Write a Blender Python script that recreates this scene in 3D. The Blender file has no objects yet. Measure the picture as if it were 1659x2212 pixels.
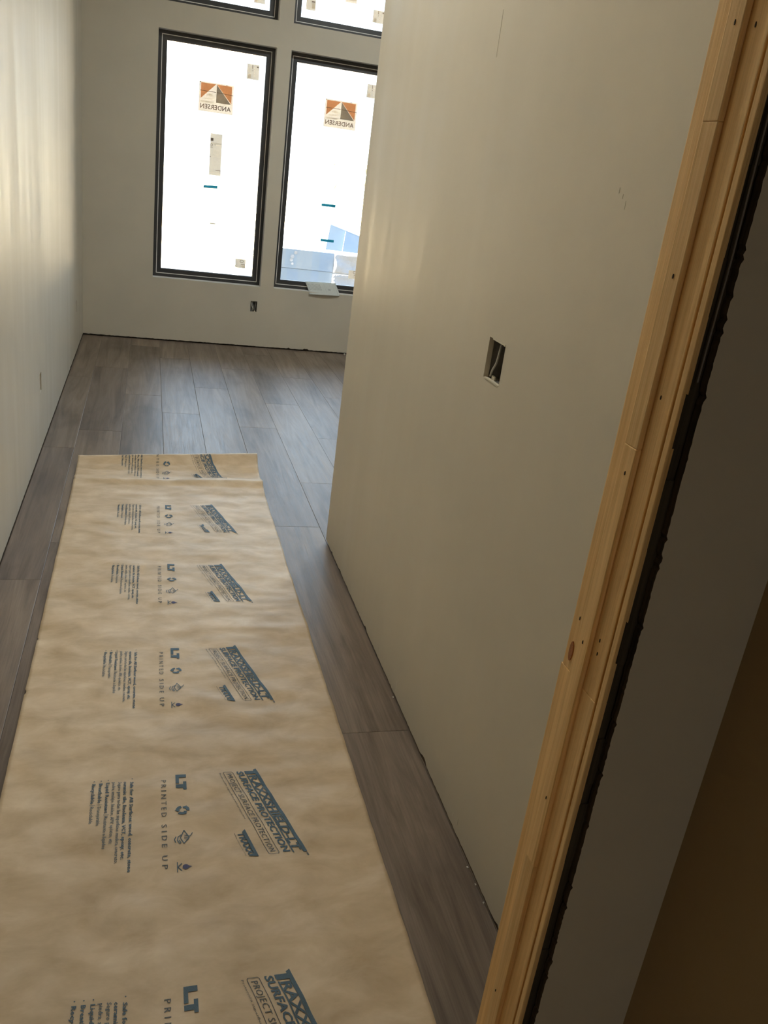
import bpy, bmesh, math, random
from mathutils import Matrix, Vector, noise

random.seed(7)
S = bpy.context.scene
COL = S.collection

# ------------------------------------------------------------------ camera
XL, XR, YB, CAMH = -0.513, 0.785, 7.457, 1.5332
camd = bpy.data.cameras.new('camera')
camd.sensor_fit = 'VERTICAL'
camd.sensor_height = 36.0
camd.lens = 29.7635
camd.clip_start = 0.02
camd.clip_end = 500
cam = bpy.data.objects.new('camera', camd)
COL.objects.link(cam)
_r = Vector((0.96153703, -0.24436428, 0.12542982))
_u = Vector((-0.02208138, 0.3864009, 0.92206657))
_f = Vector((0.27378633, 0.88937081, -0.36614287))
cam.matrix_world = Matrix(((_r.x, _u.x, -_f.x, 0), (_r.y, _u.y, -_f.y, 0), (_r.z, _u.z, -_f.z, CAMH), (0, 0, 0, 1)))
S.camera = cam

# ------------------------------------------------------------------ world, sun, exposure
S.view_settings.view_transform = 'Standard'
S.view_settings.look = 'None'
S.view_settings.gamma = 1.0
S.view_settings.use_curve_mapping = False
S.view_settings.exposure = 1.72
try:
    S.cycles.max_bounces = 14
    S.cycles.diffuse_bounces = 8
    S.cycles.adaptive_threshold = 0.03
    S.cycles.glossy_bounces = 5
    S.cycles.transparent_max_bounces = 16
    S.cycles.sample_clamp_indirect = 8.0
    S.cycles.caustics_reflective = False
    S.cycles.caustics_refractive = False
except Exception:
    pass

SKY = 1.8
w = bpy.data.worlds.new('sky')
S.world = w
w.use_nodes = True
nt = w.node_tree
nt.nodes.clear()
out = nt.nodes.new('ShaderNodeOutputWorld')
bg = nt.nodes.new('ShaderNodeBackground')
tc = nt.nodes.new('ShaderNodeTexCoord')
sx = nt.nodes.new('ShaderNodeSeparateXYZ')
rp = nt.nodes.new('ShaderNodeValToRGB')
rp.color_ramp.elements[0].position = 0.0
rp.color_ramp.elements[0].color = (0.94, 0.97, 1.0, 1)
rp.color_ramp.elements[1].position = 0.7
rp.color_ramp.elements[1].color = (0.50, 0.70, 1.0, 1)
e = rp.color_ramp.elements.new(0.16)
e.color = (0.70, 0.86, 1.0, 1)
nt.links.new(tc.outputs['Generated'], sx.inputs[0])
nt.links.new(sx.outputs['Z'], rp.inputs['Fac'])
nt.links.new(rp.outputs['Color'], bg.inputs['Color'])
bg.inputs['Strength'].default_value = SKY
nt.links.new(bg.outputs[0], out.inputs[0])

sund = bpy.data.lights.new('sun', 'SUN')
sund.energy = 85.0
sund.angle = 0.01
sund.color = (1.0, 0.90, 0.74)
sun = bpy.data.objects.new('sun', sund)
COL.objects.link(sun)
sun.rotation_euler = Vector((1.0, 0.0, -0.62)).to_track_quat('-Z', 'Y').to_euler()


# ------------------------------------------------------------------ material helpers
def new_mat(name):
    m = bpy.data.materials.new(name)
    m.use_nodes = True
    t = m.node_tree
    b = t.nodes['Principled BSDF']
    return m, t, b


def N(t, kind, **kw):
    n = t.nodes.new(kind)
    for k, v in kw.items():
        setattr(n, k, v)
    return n


def coords(t, scale=(1, 1, 1), kind='pos', rnd=False):
    """world position (or object coordinates), scaled, optionally shifted per object"""
    mp = N(t, 'ShaderNodeMapping')
    mp.inputs['Scale'].default_value = scale
    if kind == 'pos':
        g = N(t, 'ShaderNodeNewGeometry')
        src = g.outputs['Position']
    else:
        g = N(t, 'ShaderNodeTexCoord')
        src = g.outputs['Object']
    if rnd:
        oi = N(t, 'ShaderNodeObjectInfo')
        ml = N(t, 'ShaderNodeMath', operation='MULTIPLY')
        ml.inputs[1].default_value = 37.0
        t.links.new(oi.outputs['Random'], ml.inputs[0])
        ad = N(t, 'ShaderNodeVectorMath', operation='ADD')
        cb = N(t, 'ShaderNodeCombineXYZ')
        for i in range(3):
            t.links.new(ml.outputs[0], cb.inputs[i])
        t.links.new(src, ad.inputs[0])
        t.links.new(cb.outputs[0], ad.inputs[1])
        src = ad.outputs[0]
    t.links.new(src, mp.inputs['Vector'])
    return mp.outputs['Vector']


def noise_tex(t, vec, scale, detail=4, rough=0.55, dist=0.0):
    n = N(t, 'ShaderNodeTexNoise')
    n.inputs['Scale'].default_value = scale
    n.inputs['Detail'].default_value = detail
    n.inputs['Roughness'].default_value = rough
    n.inputs['Distortion'].default_value = dist
    t.links.new(vec, n.inputs['Vector'])
    return n.outputs['Fac']


def ramp(t, fac, stops):
    r = N(t, 'ShaderNodeValToRGB')
    els = r.color_ramp.elements
    els[0].position, els[0].color = stops[0][0], (*stops[0][1], 1)
    els[1].position, els[1].color = stops[-1][0], (*stops[-1][1], 1)
    for p, c in stops[1:-1]:
        e = els.new(p)
        e.color = (*c, 1)
    t.links.new(fac, r.inputs['Fac'])
    return r.outputs['Color']


def maprange(t, fac, lo, hi, a=0.0, b=1.0):
    m = N(t, 'ShaderNodeMapRange')
    m.inputs[1].default_value, m.inputs[2].default_value = a, b
    m.inputs[3].default_value, m.inputs[4].default_value = lo, hi
    t.links.new(fac, m.inputs[0])
    return m.outputs[0]


def bump(t, b, height, strength, dist=0.001, prev=None):
    n = N(t, 'ShaderNodeBump')
    n.inputs['Strength'].default_value = strength
    n.inputs['Distance'].default_value = dist
    t.links.new(height, n.inputs['Height'])
    if prev is not None:
        t.links.new(prev, n.inputs['Normal'])
    t.links.new(n.outputs[0], b.inputs['Normal'])
    return n.outputs[0]


def mixc(t, a, b, fac, mode='MIX'):
    m = N(t, 'ShaderNodeMixRGB', blend_type=mode)
    if isinstance(fac, float):
        m.inputs[0].default_value = fac
    else:
        t.links.new(fac, m.inputs[0])
    for i, c in ((1, a), (2, b)):
        if isinstance(c, tuple):
            m.inputs[i].default_value = (*c, 1)
        else:
            t.links.new(c, m.inputs[i])
    return m.outputs[0]


def plain(name, col, rough=0.5, metal=0.0, nscale=60.0, namp=0.12, bumpd=0.0):
    m, t, b = new_mat(name)
    v = coords(t)
    n = noise_tex(t, v, nscale, 4)
    lo = tuple(c * (1 - namp) for c in col)
    hi = tuple(min(1, c * (1 + namp)) for c in col)
    t.links.new(ramp(t, n, [(0.3, lo), (0.7, hi)]), b.inputs['Base Color'])
    b.inputs['Roughness'].default_value = rough
    b.inputs['Metallic'].default_value = metal
    if bumpd:
        bump(t, b, n, 0.5, bumpd)
    return m


M = {}


def paint_material(name, col, axis, rough=0.46):
    """rolled eggshell wall paint; faint vertical roller / taping ridges"""
    m, t, b = new_mat(name)
    sc = (0.35, 7.0, 0.35) if axis == 'x' else (7.0, 0.35, 0.35)
    st = noise_tex(t, coords(t, sc), 1.0, 5, 0.6, 0.3)
    pe = noise_tex(t, coords(t), 420.0, 2, 0.5)
    sp = noise_tex(t, coords(t), 3.0, 5, 0.6)
    lo = tuple(c * 0.965 for c in col)
    hi = tuple(c * 1.02 for c in col)
    t.links.new(ramp(t, sp, [(0.3, lo), (0.7, hi)]), b.inputs['Base Color'])
    t.links.new(maprange(t, st, rough - 0.08, rough + 0.10, 0.35, 0.65), b.inputs['Roughness'])
    b.inputs['Specular IOR Level'].default_value = 0.11
    n1 = bump(t, b, pe, 0.12, 0.0006)
    bump(t, b, st, 0.35, 0.0022, n1)
    return m


PAINT = (0.60, 0.56, 0.475)
M['paint_x'] = paint_material('greige_wall_paint_side', PAINT, 'x')
M['hall_brown'] = paint_material('brown_hall_wall', (0.36, 0.27, 0.15), 'x')  # hall side walls, a darker brown than the greige
M['paint_y'] = paint_material('greige_wall_paint_end', PAINT, 'y')
M['ceiling'] = plain('ceiling_paint', (0.72, 0.70, 0.66), 0.8, nscale=200, namp=0.03)
M['return_white'] = plain('white_window_return', (0.86, 0.85, 0.82), 0.6, nscale=200, namp=0.03)  # whiter tone for the deep window returns
M['frame'] = plain('dark_bronze_window_frame', (0.042, 0.041, 0.042), 0.42, nscale=300, namp=0.2)
M['ledge_glint'] = plain('painted_ledge_glint', (0.88, 0.87, 0.84), 0.4, nscale=200, namp=0.05)  # pale colour standing in for daylight caught on the dark sash ledge
M['plate'] = plain('dark_bottom_plate', (0.055, 0.042, 0.03), 0.9, nscale=120, namp=0.5)  # very dark brown for bottom plates and wall backing
M['gypsum'] = plain('broken_gypsum', (0.70, 0.68, 0.62), 0.9, nscale=300, namp=0.1)
M['slab'] = plain('subfloor', (0.10, 0.08, 0.06), 0.9)
M['box_plastic'] = plain('grey_box_plastic', (0.20, 0.19, 0.17), 0.5, nscale=80, namp=0.15)
M['cable'] = plain('pale_cable_jacket', (0.55, 0.54, 0.50), 0.45, nscale=80, namp=0.06)
M['cable_dark'] = plain('grey_cable_jacket', (0.22, 0.21, 0.19), 0.45, nscale=80, namp=0.1)
M['tab'] = plain('cream_torn_paper', (0.62, 0.58, 0.48), 0.8, nscale=200, namp=0.08)
M['nail'] = plain('dark_nail_hole', (0.02, 0.013, 0.008), 0.8)
M['plug'] = plain('amber_pitch_pocket', (0.36, 0.12, 0.02), 0.35, nscale=500, namp=0.3)
M['ground'] = plain('dry_brown_ground', (0.085, 0.08, 0.068), 0.95, nscale=0.8, namp=0.15)
M['field'] = plain('pale_bounce_field', (0.66, 0.54, 0.36), 0.95, nscale=0.3, namp=0.15)
M['scratch'] = plain('white_scratch', (0.80, 0.76, 0.66), 0.8)
M['scuff'] = plain('grey_scuff', (0.26, 0.23, 0.18), 0.8)


def plank_material():
    m, t, b = new_mat('grey_brown_vinyl_plank')
    v = coords(t, (18.0, 1.1, 1.0), rnd=True)
    g1 = noise_tex(t, v, 1.0, 7, 0.62, 1.4)
    v2 = coords(t, (220.0, 5.0, 1.0), rnd=True)
    g2 = noise_tex(t, v2, 1.0, 4, 0.6, 0.2)
    v3 = coords(t, (5.5, 1.7, 1.0), rnd=True)
    g3 = noise_tex(t, v3, 1.0, 4, 0.5, 0.5)
    c1 = ramp(t, g1, [(0.28, (0.120, 0.090, 0.069)), (0.5, (0.200, 0.157, 0.124)), (0.74, (0.280, 0.225, 0.182))])
    c2 = ramp(t, g3, [(0.25, (0.62, 0.60, 0.58)), (0.5, (1, 1, 1)), (0.8, (1.10, 1.07, 1.02))])
    c = mixc(t, c1, c2, 1.0, 'MULTIPLY')
    c3 = ramp(t, g2, [(0.3, (0.82, 0.82, 0.82)), (0.6, (1.04, 1.04, 1.04))])
    c = mixc(t, c, c3, 1.0, 'MULTIPLY')
    oi = N(t, 'ShaderNodeObjectInfo')
    tint = ramp(t, oi.outputs['Random'], [(0.0, (0.84, 0.82, 0.82)), (0.35, (1.0, 0.98, 0.95)), (0.7, (0.92, 0.92, 0.94)), (1.0, (1.12, 1.09, 1.04))])
    c = mixc(t, c, tint, 1.0, 'MULTIPLY')
    t.links.new(c, b.inputs['Base Color'])
    t.links.new(maprange(t, g2, 0.33, 0.46, 0.3, 0.7), b.inputs['Roughness'])
    b.inputs['Specular IOR Level'].default_value = 0.36
    bump(t, b, g2, 0.35, 0.0009)
    return m


M['plank'] = plank_material()


def wood_material(name, dark, light, z=True, rough=0.55):
    m, t, b = new_mat(name)
    v = coords(t, (60.0, 60.0, 1.4), rnd=True)
    g1 = noise_tex(t, v, 1.0, 6, 0.6, 1.2)
    v2 = coords(t, (400.0, 400.0, 8.0), rnd=True)
    g2 = noise_tex(t, v2, 1.0, 3, 0.6)
    c1 = ramp(t, g1, [(0.30, dark), (0.62, light)])
    oi = N(t, 'ShaderNodeObjectInfo')
    tint = ramp(t, oi.outputs['Random'], [(0.0, (0.88, 0.84, 0.78)), (1.0, (1.08, 1.04, 0.98))])
    c = mixc(t, c1, tint, 1.0, 'MULTIPLY')
    c3 = ramp(t, g2, [(0.3, (0.88, 0.86, 0.82)), (0.6, (1.03, 1.03, 1.03))])
    c = mixc(t, c, c3, 1.0, 'MULTIPLY')
    t.links.new(c, b.inputs['Base Color'])
    b.inputs['Roughness'].default_value = rough
    bump(t, b, g2, 0.3, 0.0006)
    return m


M['pine'] = wood_material('finger_jointed_pine', (0.74, 0.48, 0.20), (0.92, 0.67, 0.35))
M['stud'] = wood_material('shade_dark_stud', (0.030, 0.022, 0.013), (0.085, 0.066, 0.042), rough=0.9)  # shade of the gap is put into this stud colour


def kraft_material():
    m, t, b = new_mat('brown_kraft_paper')
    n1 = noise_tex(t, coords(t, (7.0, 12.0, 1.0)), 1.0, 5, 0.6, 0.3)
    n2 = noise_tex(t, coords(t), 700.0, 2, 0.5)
    c = ramp(t, n1, [(0.30, (0.45, 0.335, 0.205)), (0.52, (0.575, 0.447, 0.300)), (0.72, (0.68, 0.555, 0.405))])  # mottling strengthened to imitate shade and sheen on the wrinkles
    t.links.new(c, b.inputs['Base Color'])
    b.inputs['Roughness'].default_value = 0.50
    b.inputs['Specular IOR Level'].default_value = 0.50
    bump(t, b, n2, 0.08, 0.0004)
    return m


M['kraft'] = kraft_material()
M['ink'] = plain('blue_grey_ink', (0.055, 0.105, 0.150), 0.6, nscale=500, namp=0.2)
M['ink_dark'] = plain('dark_thin_ink', (0.070, 0.085, 0.095), 0.6, nscale=500, namp=0.2)
M['ink_drop'] = plain('violet_ink', (0.060, 0.065, 0.16), 0.6, nscale=500, namp=0.2)


def translucent(name, col, trans=0.45, refl=0.5):
    m, t, b = new_mat(name)
    n = noise_tex(t, coords(t), 90.0, 3)
    lo = tuple(c * 0.94 for c in col)
    cc = ramp(t, n, [(0.35, lo), (0.65, col)])
    d = N(t, 'ShaderNodeBsdfDiffuse')
    tr = N(t, 'ShaderNodeBsdfTranslucent')
    mx = N(t, 'ShaderNodeMixShader')
    mx.inputs[0].default_value = trans
    for s in (d, tr):
        t.links.new(cc, s.inputs['Color'])
    t.links.new(d.outputs[0], mx.inputs[1])
    t.links.new(tr.outputs[0], mx.inputs[2])
    t.links.new(mx.outputs[0], t.nodes['Material Output'].inputs['Surface'])
    t.nodes.remove(b)
    return m


M['sticker'] = translucent('sticker_paper', (0.66, 0.61, 0.545), 0.5)
M['sticker_grey'] = translucent('grey_sticker_paper', (0.50, 0.48, 0.44), 0.5)
M['st_orange'] = translucent('sticker_orange', (0.66, 0.33, 0.17), 0.9)
M['st_brown'] = translucent('sticker_brown', (0.31, 0.27, 0.22), 0.9)
M['st_print'] = translucent('sticker_print', (0.20, 0.15, 0.12), 0.9)
M['st_faint'] = translucent('sticker_faint_print', (0.66, 0.61, 0.53), 0.9)
M['st_blue'] = translucent('blue_tape', (0.015, 0.14, 0.22), 0.6)
M['tape_crease'] = translucent('blue_tape_crease', (0.03, 0.30, 0.45), 0.9)
M['sheet'] = translucent('white_sheet', (0.78, 0.82, 0.81), 0.25)
M['sheet_print'] = plain('grey_print', (0.30, 0.32, 0.34), 0.7)
M['sheet_line'] = plain('pale_print', (0.55, 0.58, 0.58), 0.7)


def glass_material():
    m, t, b = new_mat('window_glass')
    t.nodes.remove(b)
    tr = N(t, 'ShaderNodeBsdfTransparent')
    tr.inputs['Color'].default_value = (0.95, 0.965, 0.96, 1)
    gl = N(t, 'ShaderNodeBsdfGlossy')
    gl.inputs['Roughness'].default_value = 0.02
    fr = N(t, 'ShaderNodeFresnel')
    fr.inputs['IOR'].default_value = 1.45
    dn = noise_tex(t, coords(t), 9.0, 4)
    mp = maprange(t, dn, 0.0, 0.02, 0.45, 0.75)
    df = N(t, 'ShaderNodeBsdfTranslucent')
    mx = N(t, 'ShaderNodeMixShader')
    mx2 = N(t, 'ShaderNodeMixShader')
    t.links.new(fr.outputs[0], mx.inputs[0])
    t.links.new(tr.outputs[0], mx.inputs[1])
    t.links.new(gl.outputs[0], mx.inputs[2])
    t.links.new(mp, mx2.inputs[0])
    t.links.new(mx.outputs[0], mx2.inputs[1])
    t.links.new(df.outputs[0], mx2.inputs[2])
    t.links.new(mx2.outputs[0], t.nodes['Material Output'].inputs['Surface'])
    return m


M['glass'] = glass_material()
M['wrap_blue'] = plain('blue_house_wrap', (0.110, 0.140, 0.178), 0.7, nscale=1.2, namp=0.07)
M['wrap_blue2'] = plain('deeper_blue_house_wrap', (0.100, 0.134, 0.185), 0.7, nscale=1.2, namp=0.07)
M['wrap_pale'] = plain('pale_house_wrap', (0.125, 0.146, 0.172), 0.7, nscale=1.2, namp=0.06)
M['wrap_white'] = plain('white_house_wrap', (0.175, 0.178, 0.192), 0.7, nscale=1.5, namp=0.10, bumpd=0.3)
M['siding'] = plain('cream_siding', (0.78, 0.68, 0.50), 0.6, nscale=2, namp=0.03)
M['bark'] = plain('pale_bark', (0.30, 0.25, 0.20), 0.9, nscale=6, namp=0.3)
M['leaf'] = plain('pale_leaves', (0.42, 0.50, 0.38), 0.7, nscale=3, namp=0.2)


# ------------------------------------------------------------------ object helpers
def props(o, label=None, cat=None, group=None, kind=None):
    if label:
        o['label'] = label
    if cat:
        o['category'] = cat
    if group:
        o['group'] = group
    if kind:
        o['kind'] = kind
    return o


class MB:
    """collects geometry for one mesh object"""

    def __init__(self):
        self.v, self.f, self.mi = [], [], []

    def face(self, pts, mi=0):
        n = len(self.v)
        self.v += [tuple(p) for p in pts]
        self.f.append(tuple(range(n, n + len(pts))))
        self.mi.append(mi)

    def box(self, a, b, mi=0):
        x0, y0, z0 = a
        x1, y1, z1 = b
        n = len(self.v)
        self.v += [(x0, y0, z0), (x1, y0, z0), (x1, y1, z0), (x0, y1, z0), (x0, y0, z1), (x1, y0, z1), (x1, y1, z1), (x0, y1, z1)]
        for q in ((0, 3, 2, 1), (4, 5, 6, 7), (0, 1, 5, 4), (1, 2, 6, 5), (2, 3, 7, 6), (3, 0, 4, 7)):
            self.f.append(tuple(n + i for i in q))
            self.mi.append(mi)

    def tube(self, pts, r, seg=8, mi=0):
        pts = [Vector(p) for p in pts]
        rings = []
        for i, p in enumerate(pts):
            d = (pts[min(i + 1, len(pts) - 1)] - pts[max(i - 1, 0)]).normalized()
            a = d.orthogonal().normalized()
            if i and rings:
                a0 = (Vector(self.v[rings[-1][0]]) - pts[i - 1])
                a0 -= d * a0.dot(d)
                if a0.length > 1e-9:
                    a = a0.normalized()
            b = d.cross(a)
            rr = r[i] if isinstance(r, (list, tuple)) else r
            n = len(self.v)
            self.v += [tuple(p + (a * math.cos(2 * math.pi * k / seg) + b * math.sin(2 * math.pi * k / seg)) * rr) for k in range(seg)]
            rings.append(list(range(n, n + seg)))
        for r0, r1 in zip(rings, rings[1:]):
            for k in range(seg):
                self.f.append((r0[k], r0[(k + 1) % seg], r1[(k + 1) % seg], r1[k]))
                self.mi.append(mi)
        self.f.append(tuple(reversed(rings[0])))
        self.f.append(tuple(rings[-1]))
        self.mi += [mi, mi]

    def build(self, name, mat, parent=None, smooth=False, bevel=0.0, label=None, cat=None, group=None, kind=None):
        me = bpy.data.meshes.new(name)
        me.from_pydata(self.v, [], self.f)
        mats = mat if isinstance(mat, (list, tuple)) else [mat]
        for mm in mats:
            me.materials.append(M[mm] if isinstance(mm, str) else mm)
        if len(mats) > 1:
            me.polygons.foreach_set('material_index', self.mi)
        if smooth:
            me.polygons.foreach_set('use_smooth', [True] * len(me.polygons))
        me.update()
        o = bpy.data.objects.new(name, me)
        COL.objects.link(o)
        if parent is not None:
            o.parent = parent
        if bevel:
            bv = o.modifiers.new('edge', 'BEVEL')
            bv.width = bevel
            bv.segments = 2
            bv.limit_method = 'ANGLE'
        props(o, label, cat, group, kind)
        return o


def empty(name, loc=(0, 0, 0), **kw):
    o = bpy.data.objects.new(name, None)
    COL.objects.link(o)
    o.location = loc
    o.empty_display_size = 0.05
    return props(o, **kw)


def panel(u0, u1, v0, v1, fn, holes=(), jag=None, thick=0.0127, seed=1, step=0.014):
    """flat panel with rectangular holes (a, b, c, d, depth); fn(u, v, d) -> world; ragged bottom when jag is a number"""
    mb = MB()
    rnd = random.Random(seed)
    vb = v0 + (0.045 if jag else 0)
    us = sorted({u0, u1, *[h[0] for h in holes], *[h[1] for h in holes]})
    vs = sorted({vb, v1, *[h[2] for h in holes], *[h[3] for h in holes]})
    for a, b in zip(us, us[1:]):
        for c, d in zip(vs, vs[1:]):
            um, vm = (a + b) / 2, (c + d) / 2
            if any(h[0] < um < h[1] and h[2] < vm < h[3] for h in holes):
                continue
            mb.face([fn(a, c, 0), fn(b, c, 0), fn(b, d, 0), fn(a, d, 0)])
    for a, b, c, d, dep in holes:
        k = 1 if dep > 0.1 else 0          # deep window returns take the whiter tone
        mb.face([fn(a, c, 0), fn(b, c, 0), fn(b, c, dep), fn(a, c, dep)], k)
        mb.face([fn(a, d, 0), fn(b, d, 0), fn(b, d, dep), fn(a, d, dep)], k)
        mb.face([fn(a, c, 0), fn(a, d, 0), fn(a, d, dep), fn(a, c, dep)], k)
        mb.face([fn(b, c, 0), fn(b, d, 0), fn(b, d, dep), fn(b, c, dep)], k)
    if jag:
        n = max(2, int((u1 - u0) / step))
        zs, chip = [], 0
        for i in range(n + 1):
            if chip > 0:
                chip -= 1
                zs.append(v0 + jag * (0.6 + 0.9 * rnd.random()))
            else:
                zs.append(v0 + jag * 0.30 * rnd.random())
                if rnd.random() < 0.022:
                    chip = rnd.randint(1, 4)
        for i in range(n):
            a, b = u0 + (u1 - u0) * i / n, u0 + (u1 - u0) * (i + 1) / n
            mb.face([fn(a, zs[i], 0), fn(b, zs[i + 1], 0), fn(b, vb, 0), fn(a, vb, 0)])
            mb.face([fn(a, zs[i], 0), fn(b, zs[i + 1], 0), fn(b, zs[i + 1], thick), fn(a, zs[i], thick)])
    return mb


# ------------------------------------------------------------------ floor: single planks
floor = MB()
floor.box((XL - 0.2, -2.8, -0.06), (4.2, 7.6, -0.0065))
floor = floor.build('floor', 'slab', label='floor of grey-brown wood-look vinyl planks', cat='floor', kind='structure')
SEAM1, PW, PL = -0.3566, 0.2286, 1.523
JOINT = {0: 2.993, 1: 3.320, 2: 5.661, 3: 5.270, 4: 5.938, 5: 2.0005, 6: 4.098, 7: 4.882, 8: 5.874}
plank_cache = {}


def plank_mesh(wid, ln):
    key = (round(wid, 4), round(ln, 3))
    if key in plank_cache:
        return plank_cache[key]
    g, c, d = 0.00035, 0.0013, 0.0009
    a0, a1, b0, b1 = -wid / 2 + g, wid / 2 - g, -ln / 2 + g, ln / 2 - g
    vs = [(a0, b0, -0.006), (a1, b0, -0.006), (a1, b1, -0.006), (a0, b1, -0.006),
          (a0, b0, -d), (a1, b0, -d), (a1, b1, -d), (a0, b1, -d),
          (a0 + c, b0 + c, 0), (a1 - c, b0 + c, 0), (a1 - c, b1 - c, 0), (a0 + c, b1 - c, 0)]
    fs = [(0, 1, 5, 4), (1, 2, 6, 5), (2, 3, 7, 6), (3, 0, 4, 7), (4, 5, 9, 8), (5, 6, 10, 9), (6, 7, 11, 10), (7, 4, 8, 11), (8, 9, 10, 11)]
    me = bpy.data.meshes.new('plank')
    me.from_pydata(vs, [], fs)
    me.materials.append(M['plank'])
    plank_cache[key] = me
    return me


for k in range(0, 20):
    xa = max(SEAM1 + PW * (k - 1), XL)
    xb = min(SEAM1 + PW * k, 4.0)
    if xb - xa < 0.01:
        continue
    ylo, yhi = (-2.6 if k <= 5 else 1.0), YB + 0.005
    j = JOINT.get(k, 2.2 + (k * 0.617) % PL)
    j = j - PL * math.ceil((j - ylo) / PL)
    while j < yhi:
        a, b = max(j, ylo), min(j + PL, yhi)
        if b - a > 0.02:
            o = bpy.data.objects.new('plank', plank_mesh(xb - xa, b - a))
            COL.objects.link(o)
            o.location = ((xa + xb) / 2, (a + b) / 2, 0)
            o.parent = floor
        j += PL

# ------------------------------------------------------------------ walls
CEIL = 3.55
Y0R, Y0H = 0.938, 0.825          # door wall: room face and hall face
left_boxes = [(4.463, 4.530, 0.302, 0.398), (6.757, 6.822, 0.302, 0.388)]
left_fn = lambda u, v, d: (XL - d, u, v)
wl = panel(Y0R - 0.02, YB, 0.010, CEIL, left_fn, [(*b, 0.0127) for b in left_boxes], jag=0.010, seed=3).build(
    'wall_left', 'paint_x', label='long greige drywall wall beside the paper, without baseboard', cat='wall', kind='structure')
mb = MB()
mb.box((XL - 0.20, Y0R - 0.1, -0.05), (XL - 0.095, YB + 0.2, CEIL + 0.1))
mb.build('stud_backing', 'plate', wl)
mb = MB()
mb.box((XL - 0.09, Y0R - 0.02, 0.0), (XL - 0.013, YB, 0.038))
mb.build('bottom_plate', 'plate', wl)

# back wall with window openings
WIN = [  # x0, x1, z0, z1
    (0.034, 0.925, 0.522, 2.349),
    (1.039, 1.930, 0.522, 2.349),
    (0.034, 0.925, 2.535, 3.30),
    (1.039, 1.930, 2.535, 3.30),
    (2.044, 2.935, 0.522, 2.349),  # unseen pair of openings, added to let in more daylight
    (2.044, 2.935, 2.535, 3.30),
]
back_fn = lambda u, v, d: (u, YB + d, v)
back_box = (0.852, 0.907, 0.3075, 0.397)
wb = panel(XL, 4.0, 0.010, CEIL, back_fn, [(*q, 0.16) for q in WIN] + [(*back_box, 0.0127)], jag=0.011, seed=5).build(
    'wall_back', ['paint_y', 'return_white'], label='greige drywall end wall holding the black windows', cat='wall', kind='structure')
ext = panel(XL - 0.2, 4.2, -3.2, CEIL + 0.1, lambda u, v, d: (u, YB + 0.17 + d, v), [(*q, -0.012) for q in WIN])
ext.build('exterior_sheathing', 'wrap_pale', wb)
cav = panel(XL - 0.2, 4.2, -0.05, CEIL + 0.1, lambda u, v, d: (u, YB + 0.10 + d, v), [(q[0] - 0.004, q[1] + 0.004, q[2] - 0.004, q[3] + 0.004, 0.01) for q in WIN])
cav.build('stud_backing', 'plate', wb)
mb = MB()
mb.box((XL, YB + 0.013, 0.0), (4.0, YB + 0.09, 0.038))
mb.build('bottom_plate', 'plate', wb)

# right-hand corridor wall (a free end at the far side)
YE = 3.368
right_fn = lambda u, v, d: (XR + d, u, v)
sw_box = (1.790, 1.8905, 1.1155, 1.2125)
wr = panel(Y0R - 0.02, YE - 0.005, 0.009, CEIL, right_fn, [(*sw_box, 0.0127)], jag=0.011, seed=9).build(
    'wall_right', 'paint_x', label='near greige drywall wall with a free far edge and switch opening', cat='wall', kind='structure')
mb = MB()
arc = []
for i in range(7):
    a = math.pi / 2 * i / 6
    arc.append((XR + 0.005 - 0.005 * math.cos(a), YE - 0.005 + 0.005 * math.sin(a)))
for (x0, y0), (x1, y1) in zip(arc, arc[1:]):
    mb.face([(x0, y0, 0.012), (x1, y1, 0.012), (x1, y1, CEIL), (x0, y0, CEIL)])
mb.build('corner_bead', 'paint_y', wr, smooth=True)
panel(XR + 0.005, XR + 0.14, 0.012, CEIL, lambda u, v, d: (u, YE - d, v)).build('end_face', 'paint_y', wr)
panel(0.9, YE, 0.012, CEIL, lambda u, v, d: (XR + 0.14 - d, u, v)).build('far_face', 'paint_x', wr)
mb = MB()
mb.box((XR + 0.06, 0.9, 0.0), (XR + 0.13, YE - 0.02, CEIL))
mb.build('stud_backing', 'plate', wr)
mb = MB()
mb.box((XR + 0.013, Y0R, 0.0), (XR + 0.058, YE - 0.014, 0.038))
mb.build('bottom_plate', 'plate', wr)

# unseen sides of the room
mb = MB()
mb.box((4.0, 0.8, -0.05), (4.15, YB + 0.2, CEIL + 0.1))
mb.build('wall_room_side', 'paint_x', label='far side wall of the wider room', cat='wall', kind='structure')
mb = MB()
mb.box((XR + 0.14, 0.8, 0.0), (4.05, 0.95, CEIL + 0.1))
mb.build('wall_room_near', 'paint_y', label='near wall of the wider room', cat='wall', kind='structure')
mb = MB()
mb.box((XL - 0.2, 0.8, CEIL), (4.15, YB + 0.2, CEIL + 0.15))
mb.build('ceiling', 'ceiling', label='white ceiling of the room', cat='ceiling', kind='structure')

# door wall (between hall and room), its face towards the hall
JX = 0.586                       # jamb face towards the opening
LX = -0.318                      # opposite jamb face
HEAD = 2.07
fw = panel(0.6166, XR, 0.012, HEAD + 0.03, lambda u, v, d: (u, Y0H + d, v))
rnd = random.Random(4)
n = 420
xs = [0.6166 + 0.0012 * (rnd.random() - 0.4) + (0.0025 if rnd.random() < 0.07 else 0) for i in range(n + 1)]
fw = MB()
zt = HEAD + 0.03
for i in range(n):
    za, zb = 0.012 + (zt - 0.012) * i / n, 0.012 + (zt - 0.012) * (i + 1) / n
    fw.face([(xs[i], Y0H, za), (XR, Y0H, za), (XR, Y0H, zb), (xs[i + 1], Y0H, zb)])
    fw.face([(xs[i], Y0H, za), (xs[i + 1], Y0H, zb), (xs[i + 1], Y0H + 0.0127, zb), (xs[i], Y0H + 0.0127, za)], 1)  # cut drywall edge coloured dark to carry on the gap's shade
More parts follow.
